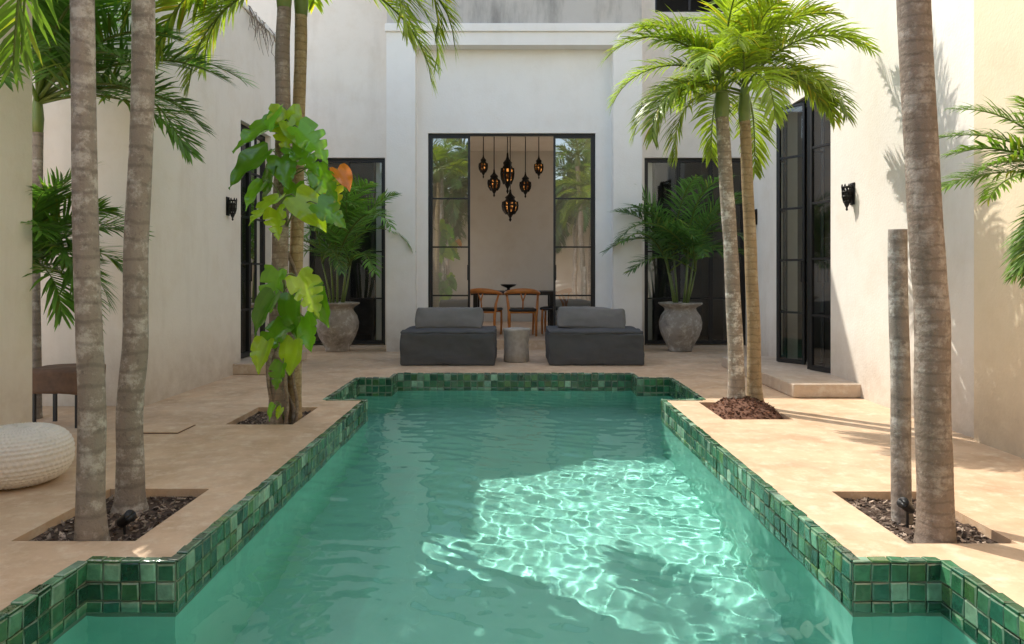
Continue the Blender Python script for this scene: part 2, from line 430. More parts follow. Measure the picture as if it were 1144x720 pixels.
w=MB(); w.box(-2.4,2.4,12.452,16.4,4.002,4.15); w.build('dining_room_ceiling',M_room,villa)
w=MB(); w.box(-1.9,1.9,11.5,16.19,.0,.15); w.build('dining_room_floor',M_deck,villa)
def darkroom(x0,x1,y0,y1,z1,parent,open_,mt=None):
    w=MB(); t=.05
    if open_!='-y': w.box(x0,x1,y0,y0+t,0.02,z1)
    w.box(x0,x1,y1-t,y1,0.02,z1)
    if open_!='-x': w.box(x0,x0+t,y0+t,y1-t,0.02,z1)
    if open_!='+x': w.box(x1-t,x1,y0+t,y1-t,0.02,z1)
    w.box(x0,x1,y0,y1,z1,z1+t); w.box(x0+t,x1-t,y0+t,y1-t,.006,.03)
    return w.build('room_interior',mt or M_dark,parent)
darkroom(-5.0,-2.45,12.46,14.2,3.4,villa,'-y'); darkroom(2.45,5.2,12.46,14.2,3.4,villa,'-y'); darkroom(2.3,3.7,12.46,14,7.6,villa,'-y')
w=MB()
w.box(-1.38,-1.348,11.5,11.57,.15,3.438); w.box(1.268,1.30,11.5,11.57,.15,3.438); w.box(-1.38,1.30,11.5,11.57,3.438,3.468)
w.build('door_frame',M_metal,villa)
bars=[.87,1.65,2.43]
leaf(villa,V(-1.346,11.535,0),V(1,0,0),V(0,1,0),.635,.16,3.435,1,bars,handle=.60,gm=M_glass)
leaf(villa,V(.631,11.535,0),V(1,0,0),V(0,1,0),.635,.16,3.435,1,bars,handle=.035,gm=M_glass)
for a,b in ((-3.5,-2.2),(2.22,3.95)):
    w=MB(); w.box(a,a+.03,12.25,12.31,0.004,3.198); w.box(b-.03,b,12.25,12.31,0.004,3.198); w.box(a+.03,b-.03,12.25,12.31,3.168,3.198)
    w.build('door_frame',M_metal,villa)
for x0,W in ((-3.465,.613),(-2.85,.613),(2.255,.553),(2.81,.553),(3.365,.553)):
    leaf(villa,V(x0,12.28,0),V(1,0,0),V(0,1,0),W,.02,3.163,1,[.8,1.6,2.4])
w=MB(); w.box(2.4,2.44,12.26,12.3,5.68,7.4); w.box(3.56,3.6,12.26,12.3,5.68,7.4); w.box(2.98,3.02,12.26,12.3,5.72,7.4); w.box(2.44,3.56,12.255,12.305,5.682,5.72)
w.build('window_frame',M_metal,villa)

# --- left courtyard wall (near end stepped lower, out of view, to let sun reach the pool)
lw=thing('courtyard_wall','shaded off white courtyard wall on the left with a narrow black door','wall',(-3.49,8.45,0))
w=MB(); X0,X1=-3.6,-3.38
w.box(X0,X1,6.55,7.85,0,4.05); w.box(X0,X1,7.85,8.85,0,4.53); w.box(X0,X1,9.95,10.35,0,4.53); w.box(X0,X1,8.85,9.95,3.12,4.53)
w.box(-5.4,X0,6.55,6.77,0,3.75); w.box(-5.4,X0,10.13,10.35,0,4.53)
w.build('wall',M_wall,lw)
w=MB(); w.box(-3.63,-3.35,7.82,10.38,4.532,4.60); w.build('coping',M_fac,lw,bevel=.01)
w=MB(); w.box(-3.52,-3.46,8.85,8.88,.13,3.118); w.box(-3.52,-3.46,9.92,9.95,.13,3.118); w.box(-3.52,-3.46,8.88,9.92,3.09,3.118); w.build('door_frame',M_metal,lw)
leaf(lw,V(-3.49,8.885,0),V(0,1,0),V(-1,0,0),.513,.14,3.085,2,[.75,1.35,1.95,2.55],handle=.46)
leaf(lw,V(-3.49,9.915,0),V(0,-1,0),V(1,0,0),.513,.14,3.085,2,[.75,1.35,1.95,2.55])
w=MB(); w.box(-3.6,-2.95,8.6,10.2,.002,.13); w.build('step',M_step,lw,bevel=.01)
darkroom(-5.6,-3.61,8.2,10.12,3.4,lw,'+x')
# dry vine over the wall top
r=random.Random(5); dv=MB()
for k in range(26):
    y=r.uniform(8.9,10.2); p=V(-3.42,y,4.62); pts=[V(-3.55,y,4.62)]
    for i in range(6):
        pts.append(p.copy()); p=p+V(r.uniform(-.01,.03) if i else .08,r.uniform(-.10,.10),-r.uniform(.02,.14))
    dv.tube(pts,[.006,.006,.005,.005,.004,.003,.002],5)
tag(dv.build('dry_vine',M_trunkb,None,True,origin=(-3.45,9.5,4.6)),'dry leafless vine hanging over the top of the left courtyard wall','vine')
# --- right courtyard wall
rw=thing('courtyard_wall','tall sunlit white courtyard wall on the right with open black doors','wall',(3.49,7.8,0))
w=MB(); X0,X1=3.38,3.62
w.box(X0,X1,5.19,7.65,0,7); w.box(X0,X1,9.15,10.35,0,7); w.box(X0,X1,7.65,9.15,3.28,7)
w.box(X1,6,10.12,10.35,0,7); w.build('wall',M_warm,rw)
w=MB(); w.box(3.42,3.48,7.65,7.68,.13,3.278); w.box(3.42,3.48,9.12,9.15,.13,3.278); w.box(3.42,3.48,7.68,9.12,3.25,3.278); w.build('door_frame',M_metal,rw)
W=.355; rb=[.75,1.38,2.0,2.62]
P0=V(3.44,9.11,0); u1=V(-.55,-.835,0); leaf(rw,P0,u1,V(-u1.y,u1.x,0),W,.14,3.245,1,rb,stile=.028,th=.036)
P1=P0+u1*(W+.02)+V(0,-.03,0); u2=V(.60,-.80,0); leaf(rw,P1,u2,V(-u2.y,u2.x,0),W,.14,3.245,1,rb,stile=.028,th=.036,handle=.34)
P2=V(3.45,7.69,0); u3=V(-.35,.937,0); leaf(rw,P2,u3,V(-u3.y,u3.x,0),W,.14,3.245,1,rb,stile=.028,th=.036)
P3=P2+u3*(W+.02)+V(0.0,.03,0); u4=V(.75,.66,0); leaf(rw,P3,u4,V(-u4.y,u4.x,0),W,.14,3.245,1,rb,stile=.028,th=.036,handle=.34)
w=MB(); w.box(2.72,3.6,6.98,9.4,.002,.135); w.build('step',M_step,rw,bevel=.012)
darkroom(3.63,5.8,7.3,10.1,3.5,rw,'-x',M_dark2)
rw2=thing('courtyard_wall','tan cream pier at the right edge of the courtyard, behind the palm fronds','wall',(3.5,3,0))
w=MB(); w.box(3.33,3.62,-6,5.187,0,7); w.build('wall',M_yel,rw2)
lw2=thing('courtyard_wall','plain wall end at the left edge behind the white pouf','wall',(-3.6,3,0))
w=MB(); w.box(-3.75,-3.5,-6,5.2,0,3.3); w.build('wall',M_wall,lw2)
w=MB(); w.box(-5.6,-5.4,5.0,10.4,0,3.75); tag(w.build('courtyard_wall',M_wall),'plain wall closing the planted niche on the far left','wall')
w=MB(); w.box(-3.75,3.62,-6.3,-6.0,0,4.2); tag(w.build('courtyard_wall',M_fac),'white rear courtyard wall reflected in the glass doors','wall')

# ------------------------------------------------------------------ palms
def frond(parent,base,az,e0,droop,L,ll,n,rg,c,lw=.022,hang=.35,lift=.25,name='frond',bare=.16):
    mb=MB(); st=14; pts=[]; dr=[]; p=Vector(base); tw=rg.uniform(-.25,.25)
    ca,sa=math.cos(az),math.sin(az)
    for i in range(st+1):
        t=i/st; e=e0-droop*t**1.35; a2=az+tw*t*t
        dd=V(math.cos(e)*math.cos(a2),math.cos(e)*math.sin(a2),math.sin(e)); pts.append(p.copy()); dr.append(dd); p=p+dd*(L/st)
    mb.tube(pts,[.011*(1-i/st*.8)*max(.7,L) for i in range(st+1)],5,0,(.16,.22,.05))
    S0=V(-sa,ca,0); roll=rg.uniform(-.35,.35)
    for k in range(n):
        t=bare+(1-bare)*k/(n-1); x=t*st; i=min(st-1,int(x)); fr=x-i
        P=pts[i].lerp(pts[i+1],fr); D=dr[i].lerp(dr[i+1],fr).normalized()
        S=(S0-D*S0.dot(D)).normalized(); U=D.cross(S)
        S,U=S*math.cos(roll)+U*math.sin(roll),U*math.cos(roll)-S*math.sin(roll)
        pl=ll*(.55+.45*math.sin(min(1,t/.45)*math.pi/2))*(1 if t<.5 else 1-.62*((t-.5)/.5)**1.5)
        ang=R(66-38*t)
        for sd in (-1,1):
            if rg.random()<.04: continue
            l=pl*rg.uniform(.82,1.12); a=ang+rg.uniform(-.17,.17)
            d0=(D*math.cos(a)+S*(sd*math.sin(a))+U*(lift+rg.uniform(-.2,.2))).normalized()
            cc=mul(c,rg.uniform(.65,1.4)); 
            if rg.random()<.06: cc=(cc[0]*1.9,cc[1]*1.25,cc[2])
            b=len(mb.v); q=P.copy(); hg=hang*rg.uniform(.6,1.5)
            for j,wd in enumerate((.45,1,.8,.03)):
                dj=(d0+V(0,0,-hg*(j/3)**1.2*1.6)).normalized()
                wv_=dj.cross(U); wv_=wv_.normalized() if wv_.length>1e-3 else S
                mb.v += [q-wv_*(wd*lw/2),q+wv_*(wd*lw/2)]; q=q+dj*(l/3)
            for j in range(3): mb.face((b+2*j,b+2*j+1,b+2*j+3,b+2*j+2),0,cc)
    return mb.build(name,M_leaf,parent,True)
def trunk(parent,pts,r0,r1,mat,flare=1.35,ring=.055,seed=0,name='trunk'):
    P=[]; Rr=[]; tot=sum((pts[i+1]-pts[i]).length for i in range(len(pts)-1)); N=int(tot/.018)
    for k in range(N+1):
        t=k/N*(len(pts)-1); i=min(len(pts)-2,int(t)); f=t-i
        a,b,c,d_=pts[max(i-1,0)],pts[i],pts[i+1],pts[min(i+2,len(pts)-1)]
        p=.5*((2*b)+(c-a)*f+(2*a-5*b+4*c-d_)*f*f+(3*b-a-3*c+d_)*f**3)
        s=k/N*tot; r=r0+(r1-r0)*(s/tot); r*=1+(flare-1)*math.exp(-s/.16)
        r*=1+.006*math.sin(s/ring*2*math.pi+1.5*noise.noise(V(s*4,seed,3)))**3+.035*noise.noise(V(s*3,seed,0))
        p=p+V(noise.noise(V(s*1.5,seed,5)),noise.noise(V(s*1.5,seed,9)),0)*.014
        P.append(p); Rr.append(r)
    m=MB(); m.tube(P,Rr,18); return m.build(name,mat,parent,True)
def palm(label,pts,r0,r1,mat,nf,L,ll,c,seed,flare=1.35,shaft=.35,n=36,e_hi=80,e_lo=5,dr_hi=1.2,dr_lo=1.9,azs=None,hang=.35,lw=.024,group=None,lift=.25,extra=()):
    pts=[Vector(p) for p in pts]; rg=random.Random(seed)
    t=thing('palm_tree',label,'palm tree',pts[0],group)
    trunk(t,pts,r0,r1,mat,flare,seed=seed)
    top=pts[-1]
    if shaft:
        m=MB(); m.tube([top+V(0,0,-.01),top+V(0,0,shaft*.3),top+V(0,0,shaft*.7),top+V(0,0,shaft)],[r1*1.02,r1*1.2,r1*.9,r1*.5],14); m.build('crownshaft',M_shaft,t,True)
    for k in range(nf):
        f=(k+.5)/nf; az=k*2.39996+rg.uniform(-.2,.2) if azs is None else azs[k%len(azs)]+rg.uniform(-.12,.12)
        e=R(e_hi+(e_lo-e_hi)*f+rg.uniform(-6,6)); dr=dr_hi+(dr_lo-dr_hi)*f
        frond(t,top+V(0,0,shaft*(1-.35*f)),az,e,dr*rg.uniform(.9,1.12),L*rg.uniform(.85,1.1),ll,n,rg,mul(c,rg.uniform(.8,1.2)),lw,hang,lift)
    for (az,e,dr,L2) in extra:
        frond(t,top+V(0,0,shaft),R(az),R(e),dr,L2,ll,n,rg,mul(c,rg.uniform(.8,1.2)),lw,hang,lift)
    return t
G1=(.12,.22,.03); G2=(.10,.22,.042); G3=(.25,.345,.036); G4=(.085,.185,.06); G5=(.05,.12,.03)
palm('slender grey palm trunk at the far left foreground, leftmost of the pair',[(-1.945,3.3,-.06),(-1.955,3.3,.8),(-1.985,3.3,1.9),(-2.0,3.32,3.5)],.062,.047,M_trunk,9,1.35,.38,G1,1,1.3,azs=[R(a) for a in (185,120,60,250,300,150,195,90,230)],e_hi=75,e_lo=25,extra=((184,-64,.4,1.75),(168,-70,.3,1.7),(150,-60,.45,1.65)))
palm('pale palm trunk with swollen foot beside the leftmost trunk, right of the pair',[(-2.04,3.8,-.06),(-2.03,3.8,.6),(-1.99,3.8,1.6),(-1.96,3.8,3.8)],.070,.054,M_trunk,10,1.45,.40,G1,2,1.5,e_hi=78,e_lo=25)
palm('tall ringed brown palm trunk leaning slightly in the right foreground',[(1.94,3.3,-.06),(1.925,3.3,.9),(1.87,3.3,1.9),(1.76,3.3,4.2)],.078,.068,M_trunkb,13,1.5,.42,G1,3,1.2,e_hi=75,e_lo=15)
palm('straight palm trunk wrapped by the climbing philodendron, left of the two',[(-1.95,5.88,-.06),(-1.93,5.88,1),(-1.905,5.88,2.3),(-1.89,5.88,3.4)],.075,.055,M_trunkb,0,1.2,.43,G3,4,1.3,lw=.027,n=58,hang=.55,extra=((-4,14,1.85,1.85),(-28,6,1.7,1.7),(16,-2,1.5,1.65),(186,-6,1.4,1.35),(150,30,1.5,1.3),(205,8,1.7,1.5)))
palm('straight palm trunk behind the climbing philodendron, right of the two',[(-1.86,6.05,-.06),(-1.85,6.05,1),(-1.825,6.05,2.3),(-1.80,6.05,3.4)],.06,.05,M_trunkt,0,1.2,.43,G3,5,1.3,lw=.027,n=56,hang=.55,extra=((4,12,2.0,1.6),(-14,22,2.2,1.7),(172,-10,1.4,1.5),(100,40,1.4,1.3),(160,5,1.7,1.4)))
palm('sunlit palm with speckled leaning trunk, left of the right hand twins',[(2.0,6.45,0),(1.985,6.45,.8),(1.93,6.45,1.7),(1.87,6.45,2.62)],.072,.058,M_trunks,13,1.10,.34,G3,6,1.35,e_hi=84,e_lo=5,dr_hi=1.3,dr_lo=2.0,n=56,lw=.0195,hang=.6,extra=((40,78,.7,1.5),(185,50,1.9,1.25),(165,30,1.8,1.15),(205,-10,1.2,.95)))
palm('sunlit palm with smooth tan trunk, right of the right hand twins',[(2.19,6.5,0),(2.17,6.5,.8),(2.13,6.5,1.7),(2.09,6.5,2.6)],.062,.048,M_trunkt,13,1.14,.34,G3,7,1.5,e_hi=82,e_lo=5,dr_hi=1.3,dr_lo=2.0,n=56,lw=.0195,hang=.6,extra=((60,70,.6,1.8),(-5,54,1.8,1.35),(35,82,.4,2.1),(5,76,.6,1.9),(75,78,.5,2.1),(45,86,.45,2.3),(10,20,1.7,1.1)))
palm('tall green feathery palm in the niche at the left wall',[(-4.02,6.0,0),(-4.02,6.0,1),(-4.0,6.0,1.8),(-3.98,5.98,2.4)],.05,.04,M_trunk,19,1.75,.44,G2,8,1.2,azs=[R(a) for a in (-5,-40,5,-60,-20,-12,-50,0,-30,-65,-15,-45,-2)],e_hi=88,e_lo=8,dr_hi=.9,dr_lo=1.4,n=54,lw=.024,hang=.25)
palm('low palm clump under the taller palm in the left niche',[(-3.95,5.75,0),(-3.95,5.75,.5),(-3.93,5.74,.9),(-3.9,5.72,1.1)],.035,.028,M_trunk,13,.9,.36,G2,9,1.2,azs=[R(a) for a in (-5,-30,10,-45,-20,-55,15,-30)],e_hi=84,e_lo=5,n=42,lw=.023,shaft=.2,hang=.3)
palm('palm reaching in from the right edge before the cream wall',[(3.07,3.95,0),(3.07,3.95,.6),(3.07,3.95,1.2),(3.07,3.95,1.58)],.06,.05,M_trunk,0,.72,.22,G1,10,1.2,n=56,lw=.0135,shaft=.15,hang=.5,
    extra=((178,34,1.0,.70),(163,46,1.1,.74),(196,22,.9,.66),(150,64,1.1,.75),(210,55,1.0,.7),(172,14,.8,.68),(186,-50,.35,.58),(170,-58,.2,.60),(200,-54,.3,.62),(0,40,1.0,.8),(60,50,1,.8),(300,50,1,.7),(90,20,1,.8)))
for k,(x,y,h,lb) in enumerate(((-2.5,-4.0,4.3,'rear courtyard palm reflected in the left glass door'),(2.3,-4.2,4.3,'rear courtyard palm reflected in the right glass door'),(-1.7,-4.9,4.9,'tallest rear palm by the back wall of the courtyard'),(3.0,-5.0,4.8,'rear palm in the right back corner of the courtyard'),(-3.2,-5.2,3.4,'rear palm in the left back corner of the courtyard'),(1.5,-5.2,3.6,'low rear palm right of the courtyard axis'))):
    palm(lb,[(x,y,0),(x,y,h*.4),(x+.1,y,h*.8),(x+.12,y,h)],.09,.07,M_trunk,24,2.0,.6,G5,40+k,1.3,e_hi=82,e_lo=-40,n=30,lw=.06,hang=.5)
# cut trunk
ct=thing('cut_palm_trunk','bare cut off grey palm trunk standing beside the right foreground palm','tree stump',(1.95,3.6,-.05))
trunk(ct,[V(1.95,3.6,-.06),V(1.945,3.6,.5),V(1.935,3.6,1.0),V(1.925,3.6,1.43)],.047,.045,M_trunk,1.05,seed=20)

# potted palms
def potted(label,x,y,seed,c,L,hs,ns):
    t=thing('potted_palm',label,'potted plant',(x,y,0)); rg=random.Random(seed)
    k_=1.05
    m=MB(); m.lathe([(r_*.95,z_*k_) for r_,z_ in [(.18,0),(.20,.015),(.195,.04),(.235,.11),(.30,.22),(.345,.34),(.355,.43),(.325,.53),(.27,.60),(.255,.635),(.275,.66),(.33,.69),(.365,.715),(.36,.732),(.31,.735),(.27,.69)]],(x,y,0),40)
    for i,p in enumerate(m.v): m.v[i]=p+noise.noise_vector(p*5)*.009
    m.build('pot',M_pot,t,True)
    m=MB(); m.lathe([(.05,.70),(.25,.705),(.25,.71),(.02,.72)],(x,y,0),20); m.build('potting_soil',M_soil,t)
    for k in range(ns):
        st=MB(); a=k*2.4+rg.uniform(-.3,.3); b=V(x+.09*math.cos(a),y+.09*math.sin(a),.69); h=rg.uniform(*hs)
        top=b+V(.14*math.cos(a),.14*math.sin(a),h); st.tube([b,b.lerp(top,.5)+V(.01,0,0),top],[.02,.016,.012],7,0)
        st.build('stem',M_shaft,t,True)
        for q in range(3):
            az=a+q*1.9+rg.uniform(-.5,.5); e=R([80,58,34][q]+rg.uniform(-8,8))
            if math.sin(az)>.4: az=-az
            frond(t,top,az,e,rg.uniform(1.2,1.9),L*rg.uniform(.8,1.15),.36,40,rg,mul(c,rg.uniform(.7,1.35)),.024,.35)
potted('tall feathery palm in large clay urn left of the portal',xp(377,11.3),11.3,31,(.11,.235,.05),1.7,(.6,1.2),7)
potted('dark bushy palm in large clay urn right of the portal',xp(760,11.3),11.3,32,G4,1.5,(.45,1.0),7)

# climbing philodendron
vine=thing('climbing_philodendron','climbing vine with big glossy lobed leaves wrapped round the left palm trunks','vine',(-1.92,5.8,0))
rg=random.Random(77)
m=MB(); pts=[]
for k in range(60):
    t=k/59; a=t*14; pts.append(V(-1.92+.05*t+.10*math.cos(a),5.9+.10*math.sin(a),-.04+2.5*t))
m.tube(pts,[.016+.004*math.sin(i) for i in range(60)],7); 
for q in range(5):
    a0=q*1.3; m.tube([V(-1.92+.11*math.cos(a0+t_*.5)+ .02*math.sin(9*t_),5.9+.11*math.sin(a0+t_*.5),-.05+.85*t_) for t_ in [i/12 for i in range(13)]],.014,6)
m.build('stem',M_trunkb,vine,True)
def bigleaf(P,d0,nrm,size,col,sag):
    mb=MB(); N=56; d0=d0.normalized(); W=d0.cross(nrm).normalized(); nrm=W.cross(d0)
    rows=[]; q=P.copy(); ph=rg.uniform(0,1); fold=rg.uniform(.2,.6); dep=rg.choice((.0,.12,.3,.5,.62)); fr_=rg.uniform(3.6,5.2)
    for i in range(N+1):
        t=i/N; dd=(d0+V(0,0,-sag*t*t)).normalized() 
        bw=.38*(math.sin(math.pi*min(1,(t+.12)/1.12)**.56))**.9*(1-.22*t*t) if t<1 else 0
        def lob(o):
            s_=.5-.5*math.cos((t*fr_+ph+o)*2*math.pi)
            return 1-dep*(s_**7)*min(1,t*4)*(1-t*.3)
        hl,hr=max(.002,bw*lob(0)*size),max(.002,bw*lob(.35)*size); up=nrm
        wav=.03*size*math.sin(t*13+ph*6); back=-d0*(size*.17*max(0,1-t*5))
        rows.append((q-W*hl*.95+up*(hl*fold+wav)+d0*hl*.28+back, q-W*(hl*.5)+up*(hl*fold*.65)+d0*hl*.1+back*.8, q.copy(), q+W*(hr*.5)+up*(hr*fold*.65)+d0*hr*.1+back*.8, q+W*hr*.95+up*(hr*fold-wav)+d0*hr*.28+back)); q=q+dd*(size/N)
    for r in rows: mb.v+=list(r)
    for i in range(N):
        for k in range(4): mb.face((i*5+k,i*5+k+1,i*5+k+6,i*5+k+5),0,mul(col,1.0 if k in (0,3) else 1.12))
    return mb
LV=[(288,152,58),(278,186,58),(320,146,50),(350,160,50),(366,206,40),(384,200,30),(348,236,50),(370,240,40),(296,234,48),(318,192,44),(342,178,46),(372,216,36),(300,208,42),(306,134,36),(334,152,40),(284,218,36),(330,222,34),(310,250,36),
    (306,324,46),(344,330,50),(362,345,38),(296,350,48),(330,352,46),(304,380,46),(344,372,40),(294,398,36),(326,398,40),(312,420,30),(356,328,32),(304,461,18),(312,462,14)]
for k,(px,py,sz) in enumerate(LV):
    Y=5.74+rg.uniform(-.36,.0); c=V(xp(px,Y),Y,zp(py,Y)); s=sz*Y/F*1.05
    side=(px-322)/38
    d0=V(side*.65+rg.uniform(-.4,.4),rg.uniform(-.5,.1),-.85+rg.uniform(-.25,.5)).normalized()
    nr=V(rg.uniform(-.7,.4)-.1,-1,.65+rg.uniform(-.5,.7)).normalized()
    P=c-d0*s*.45
    col=mul((.16,.38,.028),rg.uniform(.5,1.25))
    if rg.random()<.35: col=(.33,.49,.033)
    if px==384: col=(.62,.20,.03)
    if px==372: col=(.42,.46,.04)
    lf=bigleaf(P,d0,nr,s,col,rg.uniform(.2,.8)).build('leaf',M_big,vine,True)
    if px==384: lf['label']='dry orange brown leaf'
    if px==372: lf['label']='yellowing leaf'
    tr=V(-1.92+rg.uniform(-.04,.08),5.85,P.z-.15 if P.z>.4 else .0)
    pm=MB(); mid=tr.lerp(P,.5)+V(0,-.03,.09); pm.tube([tr,tr.lerp(mid,.5)+V(0,-.01,.03),mid,mid.lerp(P,.6)+V(0,0,.02),P],[.008,.007,.006,.006,.005],5,0); pm.build('leaf_stalk',M_shaft,vine,True)

# ------------------------------------------------------------------ furniture
def lounge(label,x0,x1,y0,seed,group=None):
    xc=(x0+x1)/2; W=x1-x0; D=1.0
    t=thing('lounge_chair',label,'outdoor lounger',(xc,y0+D/2,0))
    m=MB(); m.soft((xc,y0+D/2,.215),(W,D,.42),.02,28,.006,.018,seed); m.build('base',M_fab,t,True,merge=True)
    m=MB(); m.soft((xc,y0+D/2,.436),(W-.012,D-.012,.05),.022,28,.008,.012,seed); m.build('seat_cushion',M_fab,t,True,merge=True)
    m=MB(); Mx=Matrix.Rotation(R(-20),4,'X')@Matrix.Rotation(R((seed%3-1)*2.5),4,'Y')
    m.soft((xc-.02,y0+.48,.592),(W*.73,.11,.30),.03,24,.018,.016,seed+7,Mx); m.build('back_cushion',M_pil,t,True,merge=True)
lounge('charcoal fabric outdoor lounger with grey cushion left of the drum stool',-1.51,-.26,9.46,1)
lounge('charcoal fabric outdoor lounger with grey cushion right of the drum stool',.46,1.72,9.46,2)
m=MB(); x,y=xp(577,9.95),9.95
m.lathe([(.165,0),(.18,.015),(.172,.15),(.168,.25),(.182,.40),(.192,.44),(.188,.46),(.15,.462),(.13,.45)],(x,y,0),28)
for i,p in enumerate(m.v): m.v[i]=p+noise.noise_vector(p*7)*.008
tag(m.build('drum_stool',M_drum,None,True,origin=(x,y,0)),'weathered round drum stool between the two charcoal loungers','stool')
# pouf
m=MB(); px_,py_,n1,n2=-2.87,4.14,220,84
for i in range(n2+1):
    ph=-math.pi/2+math.pi*i/n2
    for k in range(n1):
        a=2*math.pi*k/n1
        cr=math.copysign(abs(math.cos(ph))**.62,1); sz=math.copysign(abs(math.sin(ph))**.85,math.sin(ph))
        bmp=.009*abs(math.sin(a*27+(math.pi/2 if (i//4)%2 else 0)))*abs(math.sin(i*math.pi/4)) if 0<i<n2 else 0
        m.v.append(V(px_+(.276+bmp)*cr*math.cos(a),py_+(.276+bmp)*cr*math.sin(a),.16+(.16+bmp)*sz))
for i in range(n2):
    for k in range(n1):
        k2=(k+1)%n1; m.face((i*n1+k,i*n1+k2,(i+1)*n1+k2,(i+1)*n1+k))
tag(m.build('pouf',M_pouf,None,True,origin=(px_,py_,0)),'round off white knitted pouf on the deck by the left wall','pouf')
# side table
sx,sy=-3.6,5.75
t=thing('side_table','small rustic wood block side table on black metal legs by the left wall','side table',(sx,sy,0))
m=MB(); m.soft((sx,sy,.365),(.44,.36,.19),.02,14,.0,.018,5); m.build('table_top',M_wood2,t,True,merge=True)
for dx in (-.17,.17):
    for dy in (-.13,.13):
        m=MB(); m.box(sx+dx-.012,sx+dx+.012,sy+dy-.012,sy+dy+.012,0,.29); m.build('leg',M_metal,t)
# drain cover
dx,dy=-2.73,5.56
t=thing('drain_cover','flush rectangular drain cover in the deck left of the pool','drain cover',(dx,dy,0))
m=MB(); m.box(dx-.19,dx+.19,dy-.15,dy+.15,.002,.006); m.build('cover_frame',M_wood2,t)
m=MB(); m.box(dx-.184,dx+.184,dy-.144,dy+.144,.0065,.010); m.build('cover_plate',M_deck,t)
# spot lights
def spot(label,x,y,z,ax,s=.8):
    t=thing('garden_spotlight',label,'spotlight',(x,y,z))
    m=MB(); m.tube([V(x,y,z-.04),V(x,y,z+.04)],.007,8); m.build('stake',M_metal,t)
    d=Vector(ax).normalized(); c=V(x,y,z+.06)
    m=MB(); m.tube([c-d*.05*s,c-d*.035*s,c+d*.045*s,c+d*.06*s,c+d*.052*s],[.022*s,.03*s,.034*s,.038*s,.028*s],16); m.build('lamp_head',M_metal,t,True)
spot('small black garden spotlight in the mulch at the foot of the left palms',-1.86,3.42,-.03,(.7,-.3,.5))
spot('small black garden spotlight before the cut trunk on the right',1.90,3.46,.02,(-.6,-.3,.5),.75)
# sconces
def sconce(label,x,y,z,s):
    t=thing('wall_sconce',label,'wall lamp',(x,y,z)); k_=.78; o=x+s*.062
    m=MB(); m.box(min(x,x+s*.012),max(x,x+s*.012),y-.045,y+.045,z-.10,z+.12); m.build('back_plate',M_iron,t,bevel=.004)
    m=MB(); m.lathe([(.003,-.16),(.012,-.15),(.008,-.13),(.018,-.11),(.032,-.075)],(o,y,z),12); m.build('finial',M_iron,t,True)
    m=MB()
    for k in range(10):
        a=2*math.pi*k/10; m.tube([V(o+k_*r*math.cos(a),y+k_*r*math.sin(a),z+k_*zz) for r,zz in ((.036,-.10),(.054,-.03),(.056,.04),(.06,.10))],.006,5)
    for r,zz in ((.040,-.09),(.056,-.02),(.057,.04),(.062,.10)):
        m.tube([V(o+k_*r*math.cos(2*math.pi*k/16),y+k_*r*math.sin(2*math.pi*k/16),z+k_*zz) for k in range(17)],.006,5)
    m.build('lamp_shade',M_iron,t)
    m=MB()
    for k in range(8):
        a=2*math.pi*k/8; m.lathe([(.003,0),(.009,.006),(.008,.016),(.002,.028)],(o+.047*math.cos(a),y+.047*math.sin(a),z+.08),6)
    m.build('crest',M_iron,t)
    m=MB(); m.lathe([(.018,-.055),(.025,-.02),(.025,.04),(.015,.055)],(o,y,z),12); m.build('glass_cup',M_tab,t,True)
    m=MB(); m.box(min(x,o),max(x,o),y-.008,y+.008,z+.02,z+.036); m.build('bracket',M_iron,t)
sconce('black pierced metal wall sconce on the shaded left wall',-3.38,3.38*F/(CX-254),2.0,1)
sconce('black pierced metal wall sconce on the right wall beside the open doors',3.38,3.38*F/(953-CX),2.0,-1)
sconce('small black wall sconce beyond the doors at the far end of the right wall',3.38,3.38*F/(845-CX),2.0,-1)
